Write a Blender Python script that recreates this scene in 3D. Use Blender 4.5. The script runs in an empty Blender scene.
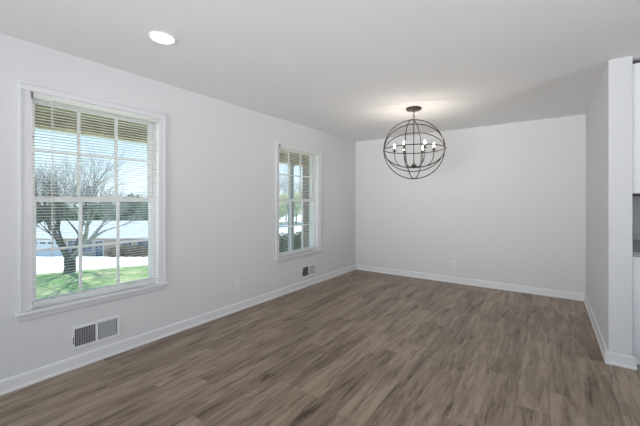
import bpy, bmesh, math, random
from mathutils import Vector, Matrix
PI = math.pi
SC = bpy.context.scene
COL = SC.collection

# ---------------------------------------------------------------- camera
YAW = math.radians(35.4)
cam_data = bpy.data.cameras.new('camera')
cam_data.sensor_width = 36.0
cam_data.lens = 322.0 / 640.0 * 36.0
cam_data.shift_y = -12.0 / 640.0
cam_data.clip_start = 0.05
cam_data.clip_end = 400
camera = bpy.data.objects.new('camera', cam_data)
COL.objects.link(camera)
camera.location = (3.02, 0.0, 1.306)
camera.rotation_euler = (PI / 2, 0, YAW)
SC.camera = camera

# ---------------------------------------------------------------- world, sun, exposure
SC.view_settings.view_transform = 'Standard'
SC.view_settings.look = 'None'
SC.view_settings.gamma = 1.0
SC.view_settings.use_curve_mapping = False
SC.view_settings.exposure = 0.09

world = bpy.data.worlds.new('sky')
SC.world = world
world.use_nodes = True
wn, wl = world.node_tree.nodes, world.node_tree.links
wn.clear()
wo = wn.new('ShaderNodeOutputWorld')
wb = wn.new('ShaderNodeBackground')
wtc = wn.new('ShaderNodeTexCoord')
wsep = wn.new('ShaderNodeSeparateXYZ')
wr = wn.new('ShaderNodeValToRGB')
wr.color_ramp.elements[0].position = 0.0
wr.color_ramp.elements[0].color = (0.82, 0.90, 0.97, 1)
wr.color_ramp.elements[1].position = 0.30
wr.color_ramp.elements[1].color = (0.24, 0.50, 0.80, 1)
e = wr.color_ramp.elements.new(0.10)
e.color = (0.60, 0.79, 0.93, 1)
wl.new(wtc.outputs['Generated'], wsep.inputs[0])
wl.new(wsep.outputs['Z'], wr.inputs[0])
wl.new(wr.outputs[0], wb.inputs['Color'])
wb.inputs['Strength'].default_value = 1.6
wl.new(wb.outputs[0], wo.inputs[0])

sun_d = bpy.data.lights.new('sun', 'SUN')
sun_d.energy = 6.5
sun_d.angle = 0.01
sun_d.color = (1.0, 0.96, 0.88)
sun = bpy.data.objects.new('sun', sun_d)
COL.objects.link(sun)
sun.rotation_euler = Vector((0.45, -0.27, -0.85)).to_track_quat('-Z', 'Y').to_euler()


def area(name, loc, direction, sx, sy, power, color, spread=180):
    d = bpy.data.lights.new(name, 'AREA')
    d.shape = 'RECTANGLE'
    d.size, d.size_y = sx, sy
    d.energy = power
    d.color = color
    o = bpy.data.objects.new(name, d)
    COL.objects.link(o)
    o.location = loc
    o.rotation_euler = Vector(direction).to_track_quat('-Z', 'Y').to_euler()
    d.spread = math.radians(spread)
    return o


# unseen fill lamps added behind the camera; kitchen window daylight tilted upward
area('rear_fill', (1.7, -3.90, 1.25), (0, 1, 0.06), 2.2, 1.7, 17, (0.98, 0.98, 1.0), 60)  # added lamp, aimed to brighten the far wall
area('rear_upward_fill', (1.9, -3.90, 0.90), (0, 1, 0.25), 2.4, 1.0, 18, (0.96, 0.98, 1.0), 50)  # added lamp, tilted up to brighten the ceiling
area('daylight_kitchen_window', (6.80, 0.6, 1.10), (-1, 0.10, 0.35), 2.2, 1.0, 33, (0.95, 0.97, 1.0), 80)


# ---------------------------------------------------------------- materials
def mat(name, color, rough=0.5, metal=0.0, spec=0.5, noise=None, bump=None, emit=None):
    """noise=(scale, second colour, contrast lo, hi); bump=(scale, strength)"""
    m = bpy.data.materials.new(name)
    m.use_nodes = True
    n, l = m.node_tree.nodes, m.node_tree.links
    b = n['Principled BSDF']
    b.inputs['Base Color'].default_value = (*color, 1)
    b.inputs['Roughness'].default_value = rough
    b.inputs['Metallic'].default_value = metal
    b.inputs['Specular IOR Level'].default_value = spec
    tc = n.new('ShaderNodeTexCoord')
    if noise:
        t = n.new('ShaderNodeTexNoise')
        t.inputs['Scale'].default_value = noise[0]
        t.inputs['Detail'].default_value = 5
        r = n.new('ShaderNodeValToRGB')
        r.color_ramp.elements[0].position = noise[2]
        r.color_ramp.elements[1].position = noise[3]
        r.color_ramp.elements[0].color = (*color, 1)
        r.color_ramp.elements[1].color = (*noise[1], 1)
        l.new(tc.outputs['Object'], t.inputs['Vector'])
        l.new(t.outputs['Fac'], r.inputs[0])
        l.new(r.outputs[0], b.inputs['Base Color'])
    if bump:
        t = n.new('ShaderNodeTexNoise')
        t.inputs['Scale'].default_value = bump[0]
        t.inputs['Detail'].default_value = 3
        bp = n.new('ShaderNodeBump')
        bp.inputs['Strength'].default_value = bump[1]
        bp.inputs['Distance'].default_value = 0.01
        l.new(tc.outputs['Object'], t.inputs['Vector'])
        l.new(t.outputs['Fac'], bp.inputs['Height'])
        l.new(bp.outputs[0], b.inputs['Normal'])
    if emit:
        b.inputs['Emission Color'].default_value = (*emit[0], 1)
        b.inputs['Emission Strength'].default_value = emit[1]
    return m


def brick_mat(name, c1, c2, mortar, scale=1.0, vertical_axis=True):
    m = bpy.data.materials.new(name)
    m.use_nodes = True
    n, l = m.node_tree.nodes, m.node_tree.links
    b = n['Principled BSDF']
    b.inputs['Roughness'].default_value = 0.9
    tc = n.new('ShaderNodeTexCoord')
    sp = n.new('ShaderNodeSeparateXYZ')
    cb = n.new('ShaderNodeCombineXYZ')
    ad = n.new('ShaderNodeMath')
    br = n.new('ShaderNodeTexBrick')
    br.inputs['Color1'].default_value = (*c1, 1)
    br.inputs['Color2'].default_value = (*c2, 1)
    br.inputs['Mortar'].default_value = (*mortar, 1)
    br.inputs['Scale'].default_value = scale
    br.inputs['Brick Width'].default_value = 0.22
    br.inputs['Row Height'].default_value = 0.075
    br.inputs['Mortar Size'].default_value = 0.008
    l.new(tc.outputs['Object'], sp.inputs[0])
    l.new(sp.outputs['X'], ad.inputs[0])
    l.new(sp.outputs['Y'], ad.inputs[1])
    l.new(ad.outputs[0], cb.inputs['X'])
    l.new(sp.outputs['Z'], cb.inputs['Y'])
    l.new(cb.outputs[0], br.inputs['Vector'])
    l.new(br.outputs['Color'], b.inputs['Base Color'])
    return m


def plank_floor_mat():
    m = bpy.data.materials.new('vinyl_plank')
    m.use_nodes = True
    n, l = m.node_tree.nodes, m.node_tree.links
    b = n['Principled BSDF']

    def M(op, a, bb=None, c=None):
        x = n.new('ShaderNodeMath')
        x.operation = op
        for i, v in enumerate((a, bb, c)):
            if v is None:
                continue
            if isinstance(v, (int, float)):
                x.inputs[i].default_value = v
            else:
                l.new(v, x.inputs[i])
        return x.outputs[0]

    tc = n.new('ShaderNodeTexCoord')
    sp = n.new('ShaderNodeSeparateXYZ')
    l.new(tc.outputs['Object'], sp.inputs[0])
    X, Y = sp.outputs['X'], sp.outputs['Y']
    u = M('DIVIDE', X, 0.178)
    row = M('FLOOR', u)
    wn1 = n.new('ShaderNodeTexWhiteNoise')
    wn1.noise_dimensions = '1D'
    l.new(row, wn1.inputs['W'])
    v = M('ADD', M('DIVIDE', Y, 1.22), M('MULTIPLY', wn1.outputs['Value'], 7.0))
    pl = M('FLOOR', v)
    cid = n.new('ShaderNodeCombineXYZ')
    l.new(row, cid.inputs[0])
    l.new(pl, cid.inputs[1])
    wn2 = n.new('ShaderNodeTexWhiteNoise')
    wn2.noise_dimensions = '2D'
    l.new(cid.outputs[0], wn2.inputs['Vector'])
    rnd = wn2.outputs['Value']
    # joints
    fu = M('FRACT', u)
    du = M('MULTIPLY', M('MINIMUM', fu, M('SUBTRACT', 1.0, fu)), 0.178)
    fv = M('FRACT', v)
    dv = M('MULTIPLY', M('MINIMUM', fv, M('SUBTRACT', 1.0, fv)), 1.22)
    dj = M('MINIMUM', du, dv)
    joint = M('SUBTRACT', 1.0, M('MINIMUM', M('DIVIDE', dj, 0.0018), 1.0))

    def grain(sx, sy, detail, rough, dist=0.0):
        c = n.new('ShaderNodeCombineXYZ')
        l.new(M('ADD', M('MULTIPLY', X, sx), M('MULTIPLY', rnd, 31.0)), c.inputs[0])
        l.new(M('ADD', M('MULTIPLY', Y, sy), M('MULTIPLY', rnd, 57.0)), c.inputs[1])
        t = n.new('ShaderNodeTexNoise')
        t.inputs['Scale'].default_value = 1.0
        t.inputs['Detail'].default_value = detail
        t.inputs['Roughness'].default_value = rough
        t.inputs['Distortion'].default_value = dist
        l.new(c.outputs[0], t.inputs['Vector'])
        return t.outputs['Fac']
    g1 = grain(70, 4.5, 5, 0.68, 0.3)        # fine grain
    g2 = grain(14, 1.7, 7, 0.66, 0.6)        # broad streaks
    g3 = grain(17, 1.9, 6, 0.70, 0.8)         # dark cathedral patches
    r3 = n.new('ShaderNodeValToRGB')
    r3.color_ramp.elements[0].position = 0.53
    r3.color_ramp.elements[0].color = (0, 0, 0, 1)
    r3.color_ramp.elements[1].position = 0.72
    r3.color_ramp.elements[1].color = (1, 1, 1, 1)
    l.new(g3, r3.inputs[0])
    tone = M('ADD', M('ADD', M('MULTIPLY', g1, 0.36), M('MULTIPLY', g2, 0.72)), M('MULTIPLY', rnd, 0.11))
    tone = M('SUBTRACT', tone, M('MULTIPLY', r3.outputs[0], 0.27))
    cr = n.new('ShaderNodeValToRGB')
    els = cr.color_ramp.elements
    els[0].position = 0.33
    els[0].color = (0.040, 0.024, 0.014, 1)
    els[1].position = 0.70
    els[1].color = (0.385, 0.295, 0.215, 1)
    a = els.new(0.42)
    a.color = (0.130, 0.088, 0.057, 1)
    a = els.new(0.56)
    a.color = (0.242, 0.178, 0.124, 1)
    l.new(tone, cr.inputs[0])
    mx = n.new('ShaderNodeMix')
    mx.data_type = 'RGBA'
    l.new(M('MULTIPLY', joint, 0.45), mx.inputs['Factor'])
    l.new(cr.outputs[0], mx.inputs['A'])
    mx.inputs['B'].default_value = (0.03, 0.022, 0.016, 1)
    l.new(mx.outputs['Result'], b.inputs['Base Color'])
    b.inputs['Roughness'].default_value = 0.42
    l.new(M('ADD', 0.30, M('MULTIPLY', g1, 0.14)), b.inputs['Roughness'])
    b.inputs['Specular IOR Level'].default_value = 0.5
    bp = n.new('ShaderNodeBump')
    bp.inputs['Strength'].default_value = 0.12
    bp.inputs['Distance'].default_value = 0.003
    l.new(M('SUBTRACT', g1, joint), bp.inputs['Height'])
    l.new(bp.outputs[0], b.inputs['Normal'])
    return m


def glass_mat():
    m = bpy.data.materials.new('window_glass')
    m.use_nodes = True
    n, l = m.node_tree.nodes, m.node_tree.links
    n.clear()
    out = n.new('ShaderNodeOutputMaterial')
    tr = n.new('ShaderNodeBsdfTransparent')
    tr.inputs[0].default_value = (0.97, 0.985, 0.98, 1)
    gl = n.new('ShaderNodeBsdfGlossy')
    gl.inputs['Roughness'].default_value = 0.01
    fr = n.new('ShaderNodeFresnel')
    fr.inputs['IOR'].default_value = 1.4
    mx = n.new('ShaderNodeMixShader')
    ge = n.new('ShaderNodeNewGeometry')
    inv = n.new('ShaderNodeMath')
    inv.operation = 'SUBTRACT'
    inv.inputs[0].default_value = 1.0
    l.new(ge.outputs['Backfacing'], inv.inputs[1])
    mu = n.new('ShaderNodeMath')
    mu.operation = 'MULTIPLY'
    l.new(fr.outputs[0], mu.inputs[0])
    l.new(inv.outputs[0], mu.inputs[1])
    l.new(mu.outputs[0], mx.inputs[0])
    l.new(tr.outputs[0], mx.inputs[1])
    l.new(gl.outputs[0], mx.inputs[2])
    l.new(mx.outputs[0], out.inputs[0])
    return m


WALL = mat('wall_paint', (0.71, 0.715, 0.725), 0.75, spec=0.25, bump=(220, 0.04))
CEIL = mat('ceiling_paint', (0.90, 0.90, 0.91), 0.9, spec=0.15, bump=(160, 0.05))
CASE = mat('casing_paint', (0.72, 0.725, 0.745), 0.4, spec=0.4, bump=(60, 0.01))
TRIM = mat('trim_paint', (0.78, 0.785, 0.80), 0.35, spec=0.45, bump=(60, 0.01))
SASH = mat('vinyl_white', (0.94, 0.94, 0.95), 0.35, bump=(80, 0.01))
FLOOR = plank_floor_mat()
GLASS = glass_mat()
SLAT = mat('blind_vinyl', (0.94, 0.94, 0.93), 0.45, bump=(50, 0.01))
_n, _l = SLAT.node_tree.nodes, SLAT.node_tree.links
_tr = _n.new('ShaderNodeBsdfTranslucent')
_tr.inputs['Color'].default_value = (0.95, 0.95, 0.92, 1)
_mx = _n.new('ShaderNodeMixShader')
_mx.inputs[0].default_value = 0.5
_l.new(_n['Principled BSDF'].outputs[0], _mx.inputs[1])
_l.new(_tr.outputs[0], _mx.inputs[2])
_l.new(_mx.outputs[0], _n['Material Output'].inputs['Surface'])
CORD = mat('blind_cord', (0.72, 0.72, 0.70), 0.8, bump=(300, 0.05))
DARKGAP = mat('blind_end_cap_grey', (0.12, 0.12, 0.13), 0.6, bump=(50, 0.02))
BRONZE = mat('oiled_bronze', (0.020, 0.013, 0.010), 0.45, metal=0.0, noise=(30, (0.055, 0.032, 0.019), 0.4, 0.75))
VENTW = mat('vent_enamel', (0.80, 0.81, 0.83), 0.4, bump=(70, 0.01))
DUCT = mat('duct_dark', (0.035, 0.037, 0.045), 0.8, bump=(40, 0.02))
FIN = mat('vent_fin_grey', (0.52, 0.53, 0.56), 0.5, bump=(70, 0.01))
PLATE = mat('outlet_plastic', (0.755, 0.76, 0.77), 0.35, bump=(70, 0.005))
SLOT = mat('outlet_slot', (0.05, 0.05, 0.05), 0.6, bump=(50, 0.01))
CAB = mat('cabinet_white', (0.84, 0.845, 0.865), 0.4, bump=(60, 0.01))
CABSHADE = mat('cabinet_shadow_strip', (0.06, 0.06, 0.065), 0.6, bump=(60, 0.01))
GRANITE = mat('granite', (0.20, 0.20, 0.21), 0.2, noise=(140, (0.55, 0.55, 0.56), 0.42, 0.60))
STEEL = mat('brushed_steel', (0.6, 0.6, 0.6), 0.3, metal=1.0, bump=(120, 0.02))
LENS = mat('led_lens', (1, 1, 1), 0.5, emit=((1.0, 0.985, 0.96), 6.0))
BULB = mat('bulb_glow', (1, 0.95, 0.85), 0.3, emit=((1.0, 0.86, 0.66), 9.0))
PORCHC = mat('porch_ceiling_boards', (0.40, 0.37, 0.22), 0.7, noise=(3, (0.30, 0.28, 0.15), 0.35, 0.65))
PORCHB = mat('porch_beam_wood', (0.50, 0.42, 0.20), 0.7, noise=(6, (0.28, 0.22, 0.11), 0.35, 0.65))
FASCIA = mat('porch_fascia_white', (0.80, 0.80, 0.78), 0.6, bump=(20, 0.02))
POST = mat('porch_post_grey', (0.30, 0.33, 0.37), 0.6, noise=(9, (0.36, 0.39, 0.43), 0.4, 0.6))
CONC = mat('concrete', (0.62, 0.61, 0.58), 0.9, noise=(1.5, (0.70, 0.68, 0.65), 0.35, 0.65))
ASPH = mat('pale_pavement', (0.66, 0.65, 0.63), 0.9, noise=(0.25, (0.74, 0.72, 0.69), 0.4, 0.6))
GRASS = mat('lawn_grass', (0.13, 0.25, 0.08), 0.95, noise=(2.2, (0.36, 0.38, 0.21), 0.42, 0.66), bump=(30, 0.6))
BRICK = brick_mat('brick_grey_brown', (0.22, 0.17, 0.145), (0.30, 0.235, 0.20), (0.42, 0.40, 0.37))
FBRICK = brick_mat('brick_tan', (0.42, 0.30, 0.22), (0.52, 0.38, 0.28), (0.6, 0.55, 0.48))
ROOFM = mat('pale_shingles', (0.46, 0.48, 0.51), 0.85, noise=(1.0, (0.40, 0.42, 0.45), 0.4, 0.6))
DGLASS = mat('dark_window_glass', (0.10, 0.13, 0.17), 0.15, noise=(0.7, (0.18, 0.22, 0.27), 0.4, 0.6))
WHITEEXT = mat('white_exterior_paint', (0.80, 0.80, 0.79), 0.6, bump=(12, 0.05))
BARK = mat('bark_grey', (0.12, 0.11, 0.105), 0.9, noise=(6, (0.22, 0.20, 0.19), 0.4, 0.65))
BARKSUN = mat('bark_sunlit', (0.44, 0.43, 0.44), 0.9, noise=(5, (0.30, 0.30, 0.31), 0.4, 0.65))  # sunlight on the right-hand stems put into the bark colour
TWIG = mat('far_twigs', (0.34, 0.34, 0.34), 0.9, noise=(0.6, (0.44, 0.44, 0.43), 0.4, 0.6))
LEAFD = mat('evergreen_leaves', (0.20, 0.24, 0.17), 0.9, noise=(1.3, (0.30, 0.34, 0.25), 0.4, 0.6))
LEAFY = mat('spring_leaves', (0.58, 0.60, 0.38), 0.9, noise=(1.3, (0.68, 0.70, 0.50), 0.4, 0.6))
LEAFB = mat('boxwood_leaves', (0.055, 0.10, 0.06), 0.9, noise=(12, (0.11, 0.17, 0.10), 0.4, 0.6))
LEAFR = mat('dry_brown_leaves', (0.24, 0.19, 0.14), 0.9, noise=(2, (0.34, 0.29, 0.22), 0.4, 0.6))


# ---------------------------------------------------------------- mesh helpers
def box(bm, x0, x1, y0, y1, z0, z1):
    vs = [bm.verts.new((x, y, z)) for x in (x0, x1) for y in (y0, y1) for z in (z0, z1)]
    a = vs
    for f in ((0, 1, 3, 2), (4, 6, 7, 5), (0, 4, 5, 1), (2, 3, 7, 6), (0, 2, 6, 4), (1, 5, 7, 3)):
        bm.faces.new([a[i] for i in f])


def prism(bm, profile, axis, a0, a1):
    """extrude a closed 2D profile along an axis ('x' or 'y'); profile = (depth, z) pairs"""
    def P(p, t):
        return (t, p[0], p[1]) if axis == 'x' else (p[0], t, p[1])
    A = [bm.verts.new(P(p, a0)) for p in profile]
    B = [bm.verts.new(P(p, a1)) for p in profile]
    k = len(profile)
    for i in range(k):
        bm.faces.new((A[i], A[(i + 1) % k], B[(i + 1) % k], B[i]))
    bm.faces.new(A)
    bm.faces.new(list(reversed(B)))


def tube(bm, pts, rad, seg=8, closed=False):
    pts = [Vector(p) for p in pts]
    k = len(pts)
    rads = rad if isinstance(rad, (list, tuple)) else [rad] * k
    rings = []
    up = None
    for i, p in enumerate(pts):
        if closed:
            t = pts[(i + 1) % k] - pts[i - 1]
        else:
            t = pts[min(i + 1, k - 1)] - pts[max(i - 1, 0)]
        t.normalize()
        if up is None:
            up = Vector((0, 0, 1)) if abs(t.z) < 0.9 else Vector((1, 0, 0))
        s = t.cross(up)
        if s.length < 1e-5:
            s = t.cross(Vector((0, 1, 0)))
        s.normalize()
        up = s.cross(t).normalized()
        rings.append([bm.verts.new(p + (s * math.cos(2 * PI * j / seg) + up * math.sin(2 * PI * j / seg)) * rads[i]) for j in range(seg)])
    n = k if closed else k - 1
    for i in range(n):
        A, B = rings[i], rings[(i + 1) % k]
        for j in range(seg):
            bm.faces.new((A[j], A[(j + 1) % seg], B[(j + 1) % seg], B[j]))
    if not closed:
        bm.faces.new(list(reversed(rings[0])))
        bm.faces.new(rings[-1])


def lathe(bm, prof, seg=32, c=(0, 0, 0)):
    rings = []
    for r, z in prof:
        if r < 1e-6:
            rings.append([bm.verts.new((c[0], c[1], c[2] + z))])
        else:
            rings.append([bm.verts.new((c[0] + r * math.cos(2 * PI * j / seg), c[1] + r * math.sin(2 * PI * j / seg), c[2] + z)) for j in range(seg)])
    for A, B in zip(rings, rings[1:]):
        for j in range(seg):
            q = [A[j % len(A)], A[(j + 1) % len(A)], B[(j + 1) % len(B)], B[j % len(B)]]
            q = list(dict.fromkeys(q))
            if len(q) > 2:
                bm.faces.new(q)


def obj(name, bm, material, parent=None, smooth=False, bevel=0):
    me = bpy.data.meshes.new(name)
    bmesh.ops.recalc_face_normals(bm, faces=bm.faces)
    bm.to_mesh(me)
    bm.free()
    me.materials.append(material)
    if smooth:
        for p in me.polygons:
            p.use_smooth = True
    o = bpy.data.objects.new(name, me)
    COL.objects.link(o)
    if parent:
        o.parent = parent
    if bevel:
        md = o.modifiers.new('bevel', 'BEVEL')
        md.width = bevel
        md.segments = 2
        md.limit_method = 'ANGLE'
    return o


def boxes(name, lst, material, parent=None, bevel=0):
    bm = bmesh.new()
    for b in lst:
        box(bm, *b)
    return obj(name, bm, material, parent, bevel=bevel)


def tag(o, label=None, cat=None, group=None, kind=None):
    if label:
        o['label'] = label
    if cat:
        o['category'] = cat
    if group:
        o['group'] = group
    if kind:
        o['kind'] = kind
    return o


def thing(name, label, cat, loc=(0, 0, 0), rz=0.0, group=None, kind=None):
    o = bpy.data.objects.new(name, None)
    o.empty_display_size = 0.1
    COL.objects.link(o)
    o.location = loc
    o.rotation_euler = (0, 0, rz)
    return tag(o, label, cat, group, kind)


def copy_tree(o, parent=None):
    c = o.copy()
    COL.objects.link(c)
    c.parent = parent
    for ch in list(o.children):
        copy_tree(ch, c)
    return c


def struct(o, label, cat):
    return tag(o, label, cat, kind='structure')


# ---------------------------------------------------------------- room shell
BY = 5.43      # back wall
RX = 3.412      # partition, room side
KX = 3.552     # partition, kitchen side
PE = 3.46     # partition end
H = 2.44
T = 0.15
WIN = [0.675, 3.27]     # left edge of each window opening along the left wall
WW = 0.925
WZ0, WZ1 = 0.51, 2.09

struct(boxes('floor', [(-T, 7.1, -4.15, 5.6, -0.12, 0.0)], FLOOR), 'grey-brown wood-look vinyl plank floor', 'floor')
struct(boxes('ceiling', [(-T, 7.1, -4.15, 5.6, H, H + 0.14)], CEIL), 'smooth white ceiling over the whole room', 'ceiling')
w = []
ys = [-4.15, WIN[0], WIN[0] + WW, WIN[1], WIN[1] + WW, 5.6]
for i in range(0, 6, 2):
    w.append((-T, 0, ys[i], ys[i + 1], 0, H))
for y in WIN:
    w.append((-T, 0, y, y + WW, 0, WZ0))
    w.append((-T, 0, y, y + WW, WZ1, H))
struct(boxes('wall_left', w, WALL), 'white wall holding the two windows', 'wall')
struct(boxes('wall_back', [(0, KX, BY, 5.6, 0, H)], WALL), 'white far wall behind the chandelier', 'wall')
struct(boxes('wall_right', [(RX, KX, PE, BY, 0, H)], WALL), 'short white partition wall at the right, beside the kitchen', 'wall')
struct(boxes('wall_kitchen', [(KX, 7.1, 4.70, 4.85, 0, H)], WALL), 'white kitchen wall beyond the counter', 'wall')
kz0, kz1, ky0, ky1 = 0.7, 2.0, -0.4, 2.2
struct(boxes('wall_kitchen_side', [(6.95, 7.1, -4.0, ky0, 0, H), (6.95, 7.1, ky1, 4.70, 0, H), (6.95, 7.1, ky0, ky1, 0, kz0), (6.95, 7.1, ky0, ky1, kz1, H)], WALL),
       'white kitchen side wall with a window', 'wall')
struct(boxes('wall_rear', [(0, 0.6, -4.15, -4, 0, H), (3.8, 7.1, -4.15, -4, 0, H), (0.6, 3.8, -4.15, -4, 2.2, H), (0.6, 3.8, -4.15, -4, 0, 0.3)], WALL),
       'white wall behind the camera with a wide window', 'wall')

BBP = [(0, 0), (0.022, 0), (0.022, 0.010), (0.018, 0.018), (0.013, 0.022), (0.013, 0.080), (0.011, 0.090), (0.005, 0.096), (0, 0.096)]


def bb(name, axis, base, sgn, a0, a1, label):
    bm = bmesh.new()
    prism(bm, [(base + sgn * p[0], p[1]) for p in BBP], axis, a0, a1)
    return bm


struct(obj('baseboard_left', bb('', 'y', 0, 1, -4, BY, ''), TRIM), 'white baseboard along the window wall', 'baseboard')
struct(obj('baseboard_back', bb('', 'x', BY, -1, 0, RX, ''), TRIM), 'white baseboard along the far wall', 'baseboard')
bm = bb('', 'y', RX, -1, PE - 0.02, BY, '')
prism(bm, [(PE - p[0], p[1]) for p in BBP], 'x', RX - 0.0215, KX + 0.022)
struct(obj('baseboard_right', bm, TRIM), 'white baseboard wrapping the partition wall end', 'baseboard')


# ---------------------------------------------------------------- windows
def make_window():
    """origin: room face of the wall, left edge of the opening; y runs along the wall"""
    r = thing('window_1', None, None)
    W = WW
    c = 0.064
    bm = bmesh.new()
    z0 = WZ0 + 0.018
    for (a, b_) in ((-c, 0.0), (W, W + c)):
        box(bm, 0, 0.014, a, b_, z0, WZ1)
        o_ = (a, a + 0.016) if a < 0 else (b_ - 0.016, b_)
        box(bm, 0.014, 0.021, *o_, z0, WZ1)
    box(bm, 0, 0.014, -c, W + c, WZ1, WZ1 + 0.058)
    box(bm, 0.014, 0.021, -c, W + c, WZ1 + 0.042, WZ1 + 0.058)
    obj('casing', bm, CASE, r, bevel=0.003)
    boxes('stool', [(-0.03, 0.045, -0.088, W + 0.088, WZ0 - 0.006, WZ0 + 0.018)], CASE, r, bevel=0.006)
    bm = bmesh.new()
    prism(bm, [(0, WZ0 - 0.006), (0.016, WZ0 - 0.006), (0.016, WZ0 - 0.04), (0.009, WZ0 - 0.052), (0, WZ0 - 0.055)], 'y', -c, W + c)
    obj('apron', bm, CASE, r)
    # jamb liner, exterior brick mould
    boxes('jamb', [(-T, 0.0, 0.0, 0.008, WZ0, WZ1), (-T, 0.0, W - 0.008, W, WZ0, WZ1), (-T, 0.0, 0, W, WZ1 - 0.008, WZ1),
                   (-T, -0.03, 0, W, WZ0, WZ0 + 0.010),
                   (-T - 0.02, -T, -0.05, 0.01, WZ0 - .03, WZ1 + .05), (-T - 0.02, -T, W - 0.01, W + 0.05, WZ0 - .03, WZ1 + .05),
                   (-T - 0.02, -T, -0.05, W + .05, WZ1 - 0.01, WZ1 + .05), (-T - 0.03, -T, -0.05, W + .05, WZ0 - .05, WZ0 + .01)], SASH, r)

    def sash(name, xc, z0, z1, bot, top, a=0.010, st=0.036):
        hx = 0.016
        b0, b1 = a, W - a
        L = [(xc - hx, xc + hx, b0, b0 + st, z0, z1), (xc - hx, xc + hx, b1 - st, b1, z0, z1),
             (xc - hx, xc + hx, b0 + st, b1 - st, z0, z0 + bot), (xc - hx, xc + hx, b0 + st, b1 - st, z1 - top, z1)]
        s = boxes(name, L, SASH, r, bevel=0.002)
        gy0, gy1, gz0, gz1 = b0 + st, b1 - st, z0 + bot, z1 - top
        mw = 0.010
        M = []
        for k in (1, 2):
            y = gy0 + (gy1 - gy0) * k / 3
            M.append((xc - 0.010, xc + 0.010, y - mw, y + mw, gz0, gz1))
        zm = (gz0 + gz1) / 2
        M.append((xc - 0.009, xc + 0.009, gy0, gy1, zm - mw * 0.8, zm + mw * 0.8))
        boxes('muntins', M, SASH, s)
        boxes('glass', [(xc - 0.002, xc + 0.002, gy0, gy1, gz0, gz1)], GLASS, s)
        return s
    zm = 1.318
    sash('upper_sash', -0.100, zm - 0.017, WZ1 - 0.008, 0.034, 0.052)
    ls = sash('lower_sash', -0.064, WZ0 + 0.010, zm + 0.018, 0.058, 0.034)
    boxes('sash_lock', [(-0.062, -0.046, W / 2 - 0.03, W / 2 + 0.03, zm + 0.018, zm + 0.028)], SASH, ls)
    return r


w1 = make_window()
w1.location = (0, WIN[0], 0)
struct(w1, 'large double-hung window nearest the camera with white muntins', 'window')
w2 = copy_tree(w1)
w2.name = 'window_2'
w2.location = (0, WIN[1], 0)
struct(w2, 'double-hung window near the far corner', 'window')


def make_blind():
    r = thing('window_blind', 'white horizontal mini blind with open slats in the nearest window', 'blind', group='mini blinds in the two windows')
    W = WW
    y0, y1 = 0.012, W - 0.012
    xc = -0.001
    hr = boxes('headrail', [(xc - 0.016, xc + 0.019, y0, y1, 2.046, 2.081)], SLAT, r, bevel=0.002)
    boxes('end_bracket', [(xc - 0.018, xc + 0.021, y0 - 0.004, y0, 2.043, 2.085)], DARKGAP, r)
    boxes('end_bracket', [(xc - 0.018, xc + 0.021, y1, y1 + 0.004, 2.043, 2.085)], SLAT, r)
    bm = bmesh.new()
    pitch = 0.0215
    z = 2.030
    t = math.radians(7.0)
    while z > 0.600:
        prof_t, prof_b = [], []
        for i in range(5):
            s = -0.0125 + 0.025 * i / 4
            h_ = 0.0016 * (1 - (s / 0.0125) ** 2)
            for lst, dz in ((prof_t, 0.0003), (prof_b, -0.0003)):
                px = s * math.cos(t) - (h_ + dz) * math.sin(t)
                pz = s * math.sin(t) + (h_ + dz) * math.cos(t)
                lst.append((xc + px, z + pz))
        prism(bm, prof_t + prof_b[::-1], 'y', y0 + 0.004, y1 - 0.004)
        z -= pitch
    obj('slats', bm, SLAT, r)
    boxes('bottom_rail', [(xc - 0.013, xc + 0.013, y0 + 0.002, y1 - 0.002, 0.556, 0.578)], SLAT, r, bevel=0.003)
    for f_ in (0.14, 0.5, 0.86):
        bm = bmesh.new()
        y = y0 + (y1 - y0) * f_
        for dx in (-0.0135, 0.0135):
            tube(bm, [(xc + dx, y, 2.05), (xc + dx, y, 0.575)], 0.0007, 4)
        obj('ladder_cord', bm, CORD, r)
    bm = bmesh.new()
    tube(bm, [(0.021, y0 + 0.105, 2.05), (0.022, y0 + 0.107, 1.98), (0.022, y0 + 0.107, 0.98)], 0.0028, 6)
    tube(bm, [(0.022, y0 + 0.107, 0.98), (0.022, y0 + 0.107, 0.90)], 0.0045, 6)
    obj('tilt_wand', bm, CORD, r)
    return r


b1 = make_blind()
b1.location = (0, WIN[0], 0)
b2 = copy_tree(b1)
b2.location = (0, WIN[1], 0)
b2['label'] = 'white horizontal mini blind with open slats in the window near the far corner'


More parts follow.
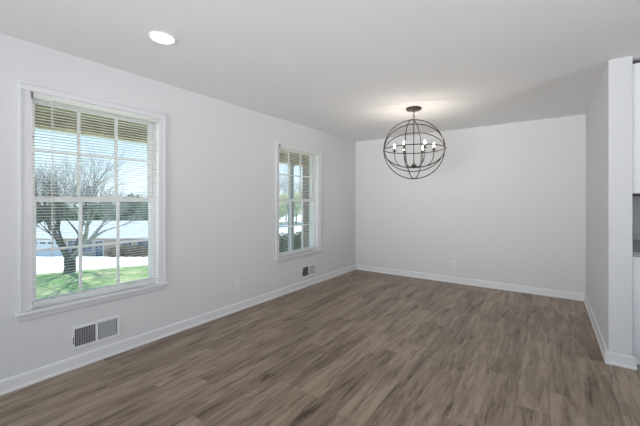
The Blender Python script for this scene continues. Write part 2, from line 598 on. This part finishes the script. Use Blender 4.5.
# ---------------------------------------------------------------- wall registers
def make_vent():
    r = thing('wall_vent', 'white metal wall vent register low under the nearest window', 'vent', group='wall vents under the windows')
    W, Hh = 0.345, 0.180
    m = 0.022
    mid = 0.010
    boxes('duct_shade_sheet', [(0.0005, 0.0015, m, W - m, m, Hh - m)], DUCT, r)  # flat dark sheet standing in for the shade inside the duct
    boxes('frame', [(0, 0.007, 0, m, 0, Hh), (0, 0.007, W - m, W, 0, Hh), (0, 0.007, m, W - m, 0, m), (0, 0.007, m, W - m, Hh - m, Hh),
                    (0, 0.007, W / 2 - mid, W / 2 + mid, m, Hh - m)], VENTW, r, bevel=0.002)
    iz0, iz1 = m, Hh - m
    for k, (a, b_) in enumerate(((m, W / 2 - mid), (W / 2 + mid, W - m))):
        bm = bmesh.new()
        n_ = 12
        for i in range(1, n_):
            y = a + (b_ - a) * i / n_
            # vertical fins are angled in opposite directions in the two halves
            d = 0.0030 if k else -0.0024
            w_ = 0.0009 if k else 0.0006
            vs = [(0.002, y - d - w_), (0.002, y - d + w_), (0.0062, y + d + w_), (0.0062, y + d - w_)]
            A = [bm.verts.new((p[0], p[1], iz0)) for p in vs]
            B_ = [bm.verts.new((p[0], p[1], iz1)) for p in vs]
            for q in range(4):
                bm.faces.new((A[q], A[(q + 1) % 4], B_[(q + 1) % 4], B_[q]))
        obj('fins', bm, FIN, r)
        L = []
        for i in range(1, 7):
            z = iz0 + (iz1 - iz0) * i / 7
            L.append((0.0055, 0.0068, a, b_, z - 0.0009, z + 0.0009))
        boxes('crossbars', L, FIN, r)
    boxes('damper_lever', [(0.007, 0.016, 0.009, 0.013, 0.05, 0.10)], DUCT, r, bevel=0.001)
    for y in (0.011, W - 0.011):
        bm = bmesh.new()
        bmesh.ops.create_uvsphere(bm, u_segments=8, v_segments=6, radius=0.004, matrix=Matrix.Translation((0.007, y, Hh * 0.5 + (0.03 if y < 0.1 else 0))) @ Matrix.Diagonal((0.5, 1, 1, 1)))
        obj('screw', bm, VENTW, r, smooth=True)
    return r


v1 = make_vent()
v1.location = (0, 0.918, 0.145)
v2 = copy_tree(v1)
v2.location = (0, 3.775, 0.145)
v2['label'] = 'white metal wall vent register low under the window near the far corner'


# ---------------------------------------------------------------- electrical outlets
def make_outlet():
    r = thing('wall_outlet', 'white duplex electrical outlet low on the wall between the windows', 'outlet', group='wall outlets')
    boxes('cover_plate', [(0, 0.006, -0.037, 0.037, -0.058, 0.058)], PLATE, r, bevel=0.003)
    for z in (0.021, -0.021):
        s = boxes('socket', [(0.004, 0.0085, -0.017, 0.017, z - 0.014, z + 0.014)], PLATE, r, bevel=0.002)
        boxes('slots', [(0.008, 0.0088, -0.008, -0.0055, z - 0.003, z + 0.006), (0.008, 0.0088, 0.0055, 0.008, z - 0.003, z + 0.005),
                        (0.008, 0.0088, -0.002, 0.002, z - 0.010, z - 0.006)], SLOT, s)
    bm = bmesh.new()
    bmesh.ops.create_uvsphere(bm, u_segments=8, v_segments=6, radius=0.003, matrix=Matrix.Translation((0.0062, 0, 0)))
    obj('screw', bm, PLATE, r, smooth=True)
    return r


o1 = make_outlet()
o1.location = (0, 2.55, 0.325)
o2 = copy_tree(o1)
o2.location = (1.775, BY, 0.29)
o2.rotation_euler = (0, 0, -PI / 2)
o2['label'] = 'white duplex electrical outlet low on the far wall under the chandelier'

# ---------------------------------------------------------------- recessed light
rl = thing('recessed_ceiling_light', 'round lit white recessed ceiling light above the nearest window', 'ceiling light', (0.832, 1.19, H))
bm = bmesh.new()
lathe(bm, [(0.070, 0.0), (0.070, -0.006), (0.086, -0.005), (0.090, 0.0)], 48)
obj('trim_ring', bm, SASH, rl, smooth=True)
bm = bmesh.new()
lathe(bm, [(0.0, -0.0075), (0.074, -0.0065), (0.074, -0.001)], 48)
obj('lens', bm, LENS, rl, smooth=True)


def disc_lamp(name, loc, size, power, color, parent=None):
    d = bpy.data.lights.new(name, 'AREA')
    d.shape = 'DISK'
    d.size = size
    d.energy = power
    d.color = color
    o = bpy.data.objects.new(name, d)
    COL.objects.link(o)
    o.location = loc
    if parent:
        o.parent = parent
    return o


disc_lamp('recessed_lamp', (0, 0, -0.010), 0.14, 1.0, (1, 0.97, 0.93), rl)

# ---------------------------------------------------------------- chandelier
ch = thing('orb_chandelier', 'round bronze metal orb chandelier with six lit candle bulbs hanging from the ceiling', 'chandelier', (1.676, 3.87, H))
bm = bmesh.new()
lathe(bm, [(0, 0), (0.090, 0), (0.092, -0.006), (0.090, -0.018), (0.084, -0.024), (0.03, -0.026), (0.012, -0.034), (0, -0.036)], 40)
obj('canopy', bm, BRONZE, ch, smooth=True)
OC = -0.502      # orb centre below the ceiling
R_ = 0.360


def link_bm(z, rot):
    bm = bmesh.new()
    pts = []
    for i in range(16):
        a = 2 * PI * i / 16
        p = Vector((0.009 * math.cos(a), 0, 0.018 * math.sin(a)))
        p.rotate(Matrix.Rotation(rot, 3, 'Z'))
        pts.append(p + Vector((0, 0, z)))
    tube(bm, pts, 0.0025, 6, closed=True)
    return bm


for i, z in enumerate((-0.050, -0.077, -0.104, -0.130)):
    obj('chain_link', link_bm(z, 0.4 + (PI / 2) * (i % 2)), BRONZE, ch, smooth=True)
va = math.atan2(3.87, 1.676 - 3.02)
b_dir = Vector((math.cos(va), math.sin(va), 0))
a_dir = Vector((b_dir.y, -b_dir.x, 0))
zv = Vector((0, 0, 1))


def ring(u, v, rad=R_, label=None):
    bm = bmesh.new()
    tube(bm, [Vector((0, 0, OC)) + (u * math.cos(2 * PI * i / 72) + v * math.sin(2 * PI * i / 72)) * rad for i in range(72)], 0.0060, 8, closed=True)
    return obj('ring', bm, BRONZE, ch, smooth=True)


s45 = math.sqrt(0.5)
ring(a_dir, b_dir, R_ - 0.003)
ring((a_dir * math.cos(0.14) + b_dir * math.sin(0.14)), zv)
ring((b_dir * math.cos(0.27) + a_dir * math.sin(0.27)), zv, R_ - 0.004)
ring(a_dir, (b_dir + zv) * s45, R_ - 0.006)
ring(a_dir, (b_dir - zv) * s45, R_ - 0.006)
for s in (-1, 1):
    bm = bmesh.new()
    bmesh.ops.create_uvsphere(bm, u_segments=12, v_segments=8, radius=0.012, matrix=Matrix.Translation(a_dir * s * R_ + Vector((0, 0, OC))))
    obj('ring_pivot', bm, BRONZE, ch, smooth=True)
bm = bmesh.new()
tube(bm, [(0, 0, -0.145), (0, 0, -0.70)], 0.0055, 10)
obj('stem', bm, BRONZE, ch, smooth=True)
HZ = 1.735 - H
bm = bmesh.new()
lathe(bm, [(0, 0.035), (0.012, 0.03), (0.016, 0.018), (0.032, 0.008), (0.034, -0.008), (0.020, -0.020), (0.008, -0.030), (0, -0.034)], 24, (0, 0, HZ))
obj('hub', bm, BRONZE, ch, smooth=True)
for k in range(6):
    ang = va + PI / 2 + k * PI / 3 + 0.03
    d = Vector((math.cos(ang), math.sin(ang), 0))
    ctrl = [(0.015, 0.0), (0.05, -0.012), (0.10, -0.018), (0.15, -0.004), (0.19, 0.026), (0.217, 0.07), (0.229, 0.12), (0.231, 0.180)]
    bm = bmesh.new()
    tube(bm, [d * r_ + Vector((0, 0, HZ + z_)) for r_, z_ in ctrl], 0.0042, 8)
    arm = obj('arm', bm, BRONZE, ch, smooth=True)
    c = d * 0.231
    bm = bmesh.new()
    lathe(bm, [(0, 0), (0.012, 0.001), (0.024, 0.006), (0.026, 0.010), (0.012, 0.010), (0.0105, 0.013), (0.0105, 0.040), (0, 0.041)], 20, (c.x, c.y, HZ + 0.178))
    obj('candle_cup', bm, BRONZE, arm, smooth=True)
    bm = bmesh.new()
    lathe(bm, [(0, 0), (0.007, 0.002), (0.011, 0.012), (0.0135, 0.022), (0.011, 0.034), (0.006, 0.046), (0.002, 0.056), (0, 0.057)], 16, (c.x, c.y, HZ + 0.219))
    bo = obj('candle_bulb', bm, BULB, arm, smooth=True)
    bo.visible_shadow = True
    ld = bpy.data.lights.new('candle_lamp', 'POINT')
    ld.energy = 1.45
    ld.shadow_soft_size = 0.006
    ld.color = (1.0, 0.90, 0.76)
    lo = bpy.data.objects.new('candle_lamp', ld)
    COL.objects.link(lo)
    lo.parent = ch
    lo.location = (c.x, c.y, HZ + 0.284)

# ---------------------------------------------------------------- kitchen run at the right edge
uc = thing('wall_cabinet', 'white kitchen wall cabinet with dark shadow strips at top and bottom beside the partition', 'cabinet', (KX, 3.57, 1.355))
boxes('body', [(0.001, 0.31, 0, 1.125, 0.012, 1.055)], CAB, uc, bevel=0.002)
boxes('lower_shadow_strip', [(0.003, 0.31, 0.002, 1.12, 0.0, 0.012)], CABSHADE, uc)  # dark strip painting the shade under the cabinet
boxes('top_shadow_strip', [(0.003, 0.31, 0.002, 1.12, 1.055, 1.068)], CABSHADE, uc)  # dark strip painting the shadow gap below the ceiling
for y in (0.004, 0.567):
    dr = boxes('door', [(0.311, 0.331, y, y + 0.555, 0.02, 1.05)], CAB, uc, bevel=0.002)
    boxes('handle', [(0.340, 0.350, y + 0.28 + (0.24 if y < .1 else -0.25), y + 0.29 + (0.24 if y < .1 else -0.25), 0.06, 0.20), (0.331, 0.345, y + 0.28 + (0.24 if y < .1 else -0.25), y + 0.29 + (0.24 if y < .1 else -0.25), 0.07, 0.08), (0.331, 0.345, y + 0.28 + (0.24 if y < .1 else -0.25), y + 0.29 + (0.24 if y < .1 else -0.25), 0.18, 0.19)], STEEL, dr)
bc = thing('base_cabinet', 'white kitchen base cabinet under the granite counter beside the partition', 'cabinet', (KX, 3.57, 0))
boxes('body', [(0.001, 0.60, 0, 1.125, 0.0, 0.859)], CAB, bc, bevel=0.002)
for y in (0.004, 0.567):
    dr = boxes('door', [(0.601, 0.620, y, y + 0.555, 0.11, 0.68)], CAB, bc, bevel=0.002)
    boxes('handle', [(0.620, 0.636, y + 0.05, y + 0.06, 0.50, 0.64)], STEEL, dr)
    dw = boxes('drawer', [(0.601, 0.620, y, y + 0.555, 0.69, 0.845)], CAB, bc, bevel=0.002)
    boxes('handle', [(0.620, 0.636, y + 0.21, y + 0.35, 0.765, 0.775)], STEEL, dw)
ct = boxes('countertop', [(KX + 0.001, KX + 0.63, 3.555, 4.699, 0.860, 0.900)], GRANITE, bevel=0.003)
tag(ct, 'speckled grey granite countertop on the white base cabinet', 'countertop')

# ---------------------------------------------------------------- porch outside the windows
struct(boxes('porch_floor', [(-2.50, -T, -4.2, 8.6, -0.42, -0.22)], CONC), 'concrete porch slab outside the windows', 'porch')
L = [(-2.45, -T - 0.001, -4.2, 8.6, 2.44, 2.50)]
struct(boxes('porch_ceiling', L, PORCHC), 'olive wood board porch ceiling outside', 'porch ceiling')
tag(boxes('porch_header_beam', [(-2.36, -2.18, -4.2, 6.84, 2.25, 2.438)], PORCHB), 'long wooden header beam along the outer edge of the porch', 'beam')
for k, x in enumerate((-1.55, -0.85)):
    tag(boxes('porch_joist', [(x - 0.045, x + 0.045, -4.2, 6.84, 2.34, 2.438)], PORCHB),
        ('wooden joist under the porch ceiling nearest the outer beam', 'wooden joist under the porch ceiling nearest the house wall')[k], 'beam')
struct(boxes('porch_roof', [(-2.55, -2.45, -4.3, 8.7, 2.26, 2.66), (-2.45, 7.3, -4.3, 8.7, 2.60, 2.70)], FASCIA), 'white fascia along the porch roof edge', 'roof')
pp = thing('porch_post', 'grey square porch post standing outside the far window', 'post', (-2.27, 6.215, -0.22))
boxes('shaft', [(-0.035, 0.035, -0.035, 0.035, 1.45, 2.40)], POST, pp, bevel=0.005)
boxes('pedestal', [(-0.055, 0.055, -0.10, 0.02, 0.0, 1.40), (-0.07, 0.07, -0.115, 0.035, 1.40, 1.45)], POST, pp, bevel=0.005)
boxes('cap', [(-0.06, 0.06, -0.06, 0.06, 2.40, 2.468)], POST, pp, bevel=0.005)
struct(boxes('wall_exterior_wing', [(-2.44, -T - 0.01, 6.86, 8.5, -0.5, 2.438)], BRICK), 'grey-brown brick wing wall closing the end of the porch', 'brick wall')


# ---------------------------------------------------------------- ground outside
def ground(name, fn, xs, ys_, material):
    bm = bmesh.new()
    V = {}
    for i, x in enumerate(xs):
        for j, y in enumerate(ys_):
            V[i, j] = bm.verts.new((x, y, fn(x, y)))
    for i in range(len(xs) - 1):
        for j in range(len(ys_) - 1):
            bm.faces.new((V[i, j], V[i + 1, j], V[i + 1, j + 1], V[i, j + 1]))
    return obj(name, bm, material)


fwd = Vector((-math.sin(YAW), math.cos(YAW), 0))
rgt = Vector((math.cos(YAW), math.sin(YAW), 0))


def slope_z(x, y):
    d = (x - 3.02) * fwd.x + y * fwd.y      # distance out along the street's fall line
    lat = (x - 3.02) * rgt.x + y * rgt.y
    side = lat / max(d, 4.0)                  # the ground stays level towards the right
    t = max(0.0, min(1.0, (side + 0.42) / 0.25))
    return -0.58 - 0.156 * (1 - t * t * (3 - 2 * t)) * max(0.0, min(d, 41) - 8.0)


struct(ground('street_ground', slope_z, [-90 + 3.5 * i for i in range(26)], [-45 + 4.0 * i for i in range(44)], ASPH), 'pale sunlit driveway and street sloping down to the neighbour', 'ground')
# front lawn slab with an irregular far edge
bm = bmesh.new()
edge = [(-12.6, -9.0), (-10.4, -4.0), (-8.9, -0.6), (-7.9, 1.2), (-7.25, 2.5), (-6.75, 3.6), (-6.2, 4.6), (-5.4, 5.5), (-4.3, 6.3), (-3.7, 7.2), (-3.5, 8.6)]
top, bot = [], []
N = 24
grid = []
for (ex, ey) in edge:
    rowv = []
    for i in range(N + 1):
        t_ = i / N
        rowv.append(bm.verts.new((-2.5 + (ex + 2.5) * t_, ey, -0.46 - 0.04 * t_)))
    rowv.append(bm.verts.new((ex - 0.3, ey, -1.0)))
    grid.append(rowv)
for A, B_ in zip(grid, grid[1:]):
    for i in range(len(A) - 1):
        bm.faces.new((A[i], A[i + 1], B_[i + 1], B_[i]))
struct(obj('lawn', bm, GRASS), 'green front lawn with patches of dry straw grass', 'lawn')


# ---------------------------------------------------------------- vegetation
def grow(bm, p, d, length, rad, depth, rng, spread=0.5, kids=3, up=0.12, seg=5):
    pts, rads = [p.copy()], [rad]
    q = p.copy()
    dd = d.copy()
    n_ = 4 if depth > 1 else 3
    for i in range(n_):
        dd = (dd + Vector((rng.uniform(-1, 1), rng.uniform(-1, 1), rng.uniform(-0.6, 1))) * 0.16 + Vector((0, 0, up * 0.5))).normalized()
        q = q + dd * length / n_
        pts.append(q.copy())
        rads.append(rad * (1 - 0.45 * (i + 1) / n_))
    tube(bm, pts, rads, seg if depth > 1 else 3)
    if depth <= 0:
        return
    for k in range(kids):
        f = rng.uniform(0.45, 1.0) if k else 1.0
        idx = max(1, min(n_, round(f * n_)))
        nd = (dd + Vector((rng.uniform(-1, 1), rng.uniform(-1, 1), rng.uniform(-0.5, 0.9))) * spread * 1.3).normalized()
        grow(bm, pts[idx], nd, length * rng.uniform(0.62, 0.85), rads[idx] * 0.68, depth - 1, rng, spread, kids, up, seg)


def leaf_ball(bm, c, rx, ry, rz, n_, size, rng):
    for i in range(n_):
        while True:
            v = Vector((rng.uniform(-1, 1), rng.uniform(-1, 1), rng.uniform(-1, 1)))
            if 0.25 < v.length < 1:
                break
        p = Vector((c[0] + v.x * rx, c[1] + v.y * ry, c[2] + v.z * rz))
        a = Vector((rng.uniform(-1, 1), rng.uniform(-1, 1), rng.uniform(-1, 1))).normalized()
        b_ = a.orthogonal().normalized()
        s = size * rng.uniform(0.6, 1.3)
        bm.faces.new([bm.verts.new(p + a * s), bm.verts.new(p + b_ * s * 0.5), bm.verts.new(p - a * s), bm.verts.new(p - b_ * s * 0.5)])


def P_at(px, depth, z):
    """a place on the ground outside: bearing from the room and distance"""
    v = Vector((3.02, 0, 0)) + fwd * depth + rgt * ((px - 320) / 322.0 * depth)
    return Vector((v.x, v.y, z))


# crape myrtle at the edge of the lawn
rng = random.Random(11)
base = P_at(69, 8.2, -0.58)
cm = thing('bare_tree', 'dark bare multi-stemmed tree at the edge of the lawn', 'tree', base)
bm = bmesh.new()
fork = Vector((0, 0, 0.42)) + rgt * 0.02
tube(bm, [Vector((0, 0, -0.05)), fork * 0.5 + rgt * 0.02, fork], [0.15, 0.125, 0.13], 10)
obj('trunk', bm, BARK, cm)
for (dx, lean, rad, ln, mt_) in ((-0.78, 0.1, 0.078, 1.15, BARK), (-0.12, -0.4, 0.055, 0.85, BARK), (0.25, 0.35, 0.055, 0.85, BARK), (0.85, -0.1, 0.075, 1.15, BARKSUN), (0.45, 0.5, 0.05, 1.0, BARKSUN)):
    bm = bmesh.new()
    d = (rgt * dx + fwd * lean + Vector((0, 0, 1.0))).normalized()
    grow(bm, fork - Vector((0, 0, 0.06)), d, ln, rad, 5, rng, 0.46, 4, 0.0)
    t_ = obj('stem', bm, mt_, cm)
    if mt_ is BARKSUN:
        t_['label'] = 'stem coloured pale as if sunlit'

# distant bare trees beyond the neighbour's house
protos = []
for s in range(3):
    rng = random.Random(40 + s)
    r = thing('bare_tree', '', 'tree')
    bm = bmesh.new()
    grow(bm, Vector((0, 0, 0)), Vector((0, 0, 1)), 3.6, 0.20, 5, rng, 0.46, 4, 0.05, 4)
    obj('branches', bm, TWIG, r)
    protos.append(r)
spots = [(18, 62, 1.00), (34, 56, 0.88), (50, 60, 1.06), (64, 54, 0.82), (80, 58, 0.98), (95, 63, 1.0), (108, 55, 0.8), (122, 60, 0.9), (138, 58, 0.88), (155, 64, 0.95),
         (276, 46, 1.05), (284, 40, 1.0), (291, 50, 1.0), (298, 44, 0.82), (306, 52, 1.0)]
names = ['leftmost of the row of far bare trees seen through the nearest window']
for i, (px, dp, sc) in enumerate(spots):
    o = protos[i] if i < 3 else copy_tree(protos[i % 3])
    o.location = P_at(px, dp * 1.12, -5.8 if px < 200 else -0.7)
    o.rotation_euler = (0, 0, i * 1.3)
    sc *= 1.1 if px < 200 else 0.62
    o.scale = (sc, sc, sc)
    if px < 200:
        o['label'] = 'distant grey bare tree behind the neighbouring house through the nearest window'
        o['group'] = 'distant bare trees behind the neighbouring house'
    else:
        o['label'] = 'distant grey bare tree seen through the window near the far corner'
        o['group'] = 'distant bare trees beyond the far window'


def leafy(name, label, cat, px, dp, z, parts, material, n_, size, seed, trunk=None, group=None):
    rng = random.Random(seed)
    r = thing(name, label, cat, P_at(px, dp, z), group=group)
    bm = bmesh.new()
    for (cx, cy, cz, rx, ry, rz) in parts:
        leaf_ball(bm, (cx, cy, cz), rx, ry, rz, n_, size, rng)
    obj('foliage', bm, material, r)
    bm = bmesh.new()
    hh = trunk or 0.5
    tube(bm, [(0, 0, 0), (0.02, 0.01, hh * 0.5), (0, 0, hh)], [0.03 * hh + 0.01, 0.025 * hh + 0.01, 0.015 * hh + 0.005], 7)
    obj('trunk', bm, BARK, r)
    return r


def crown(h_, w_, k, seed):
    rng = random.Random(seed)
    return [(rng.uniform(-w_, w_) * 0.6, rng.uniform(-w_, w_) * 0.6, h_ * rng.uniform(0.35, 0.85), w_ * 0.6, w_ * 0.6, h_ * 0.22) for _ in range(k)]


FG = 'distant leafy trees behind the neighbouring house'
FL = 'distant dull green leafy tree behind the neighbouring house through the nearest window'
for i, (px, dp, h_, w_) in enumerate(((30, 50, 6.4, 2.6), (47, 53, 6.8, 2.8), (62, 51, 6.2, 2.6), (84, 52, 6.4, 2.8), (100, 54, 7.0, 2.6), (116, 50, 6.4, 2.6), (130, 53, 8.2, 3.0), (146, 51, 7.6, 2.8), (160, 52, 7.6, 2.8))):
    leafy('leafy_tree', FL, 'tree', px, dp + 3.5, -5.9, crown(h_, w_, 9, 70 + i), LEAFD, 300, 0.26, 90 + i, trunk=h_ * 0.6, group=FG)
for i, (px, dp, h_, w_) in enumerate(((277, 27, 2.7, 1.1), (286, 29, 2.6, 1.1), (296, 27.5, 2.8, 1.2), (305, 29, 2.6, 1.1))):
    leafy('leafy_tree', 'yellow-green leafy tree beyond the driveway through the window near the far corner', 'tree', px, dp, -0.62,
          crown(h_, w_, 8, 170 + i), LEAFY, 300, 0.09, 190 + i, trunk=h_ * 0.6, group='yellow-green trees beyond the far window')
for i, (x, y) in enumerate(((-3.1, 6.1), (-3.15, 6.9), (-3.1, 7.6), (-3.2, 8.4))):
    rng = random.Random(300 + i)
    r = thing('boxwood_shrub', 'rounded dark green shrub by the porch edge outside the window near the far corner', 'shrub', (x, y, -0.50), group='dark green shrubs by the porch edge')
    bm = bmesh.new()
    leaf_ball(bm, (0, 0, 0.46), 0.44, 0.44, 0.44, 5000, 0.024, rng)
    obj('foliage', bm, LEAFB, r)
    bm = bmesh.new()
    grow(bm, Vector((0, 0, 0)), Vector((0, 0, 1)), 0.30, 0.018, 2, rng, 0.6, 4)
    obj('stem', bm, BARK, r)

# ---------------------------------------------------------------- neighbouring house
hz = -5.75
hp = P_at(95, 40, hz)
nh = thing('neighbour_house', 'low brick house with a pale roof across the street', 'house', hp, YAW)
x0, x1 = -9.5, 12.5
boxes('wall', [(x0, x1, 0, 9, 0, 2.62)], FBRICK, nh)
bm = bmesh.new()
prism(bm, [(-0.7, 2.62), (4.5, 4.35), (9.7, 2.62), (9.7, 2.50), (-0.7, 2.50)], 'x', x0 - 0.6, x1 + 0.6)
obj('roof', bm, ROOFM, nh)
boxes('gutter', [(x0 - 0.6, x1 + 0.6, -0.82, -0.7, 2.48, 2.66)], WHITEEXT, nh)
gd = boxes('garage_door', [(-8.1, -3.9, -0.05, 0, 0.0, 2.25)], WHITEEXT, nh)
boxes('pane', [(-7.8 + k * 1.0, -7.1 + k * 1.0, -0.08, -0.05, 1.72, 1.98) for k in range(4)], DGLASS, gd)
for (a, b_, z0, z1) in ((-3.3, -2.1, 0.8, 2.1), (-1.7, -0.3, 0.8, 2.1), (0.1, 1.0, 0.1, 2.1), (3.4, 4.6, 1.0, 2.1), (5.3, 7.3, 1.0, 2.1), (8.5, 10.0, 1.0, 2.1)):
    wf = boxes('window', [(a - 0.08, b_ + 0.08, -0.06, 0.0, z0 - 0.08, z1 + 0.08)], WHITEEXT, nh)
    boxes('pane', [(a, (a + b_) / 2 - 0.03, -0.09, -0.06, z0, z1), ((a + b_) / 2 + 0.03, b_, -0.09, -0.06, z0, z1)], DGLASS, wf)
for i, (px, dp, s) in enumerate(((112, 36.5, 0.95), (119, 36, 1.1), (127, 36.5, 1.2), (135, 36, 1.15), (143, 36.4, 1.1))):
    rng = random.Random(400 + i)
    b0 = P_at(px, dp, 0)
    b0.z = slope_z(b0.x, b0.y) - 0.03
    r = thing('brown_shrub', 'dry brown shrub in front of the brick house across the street', 'shrub', b0, group='brown shrubs before the house')
    bm = bmesh.new()
    leaf_ball(bm, (0, 0, 0.62 * s), 0.75 * s, 0.6 * s, 0.6 * s, 900, 0.10, rng)
    obj('foliage', bm, LEAFR, r)
    bm = bmesh.new()
    tube(bm, [(0, 0, -0.05), (0.02, 0, 0.6 * s)], [0.06, 0.03], 6)
    obj('stem', bm, BARK, r)
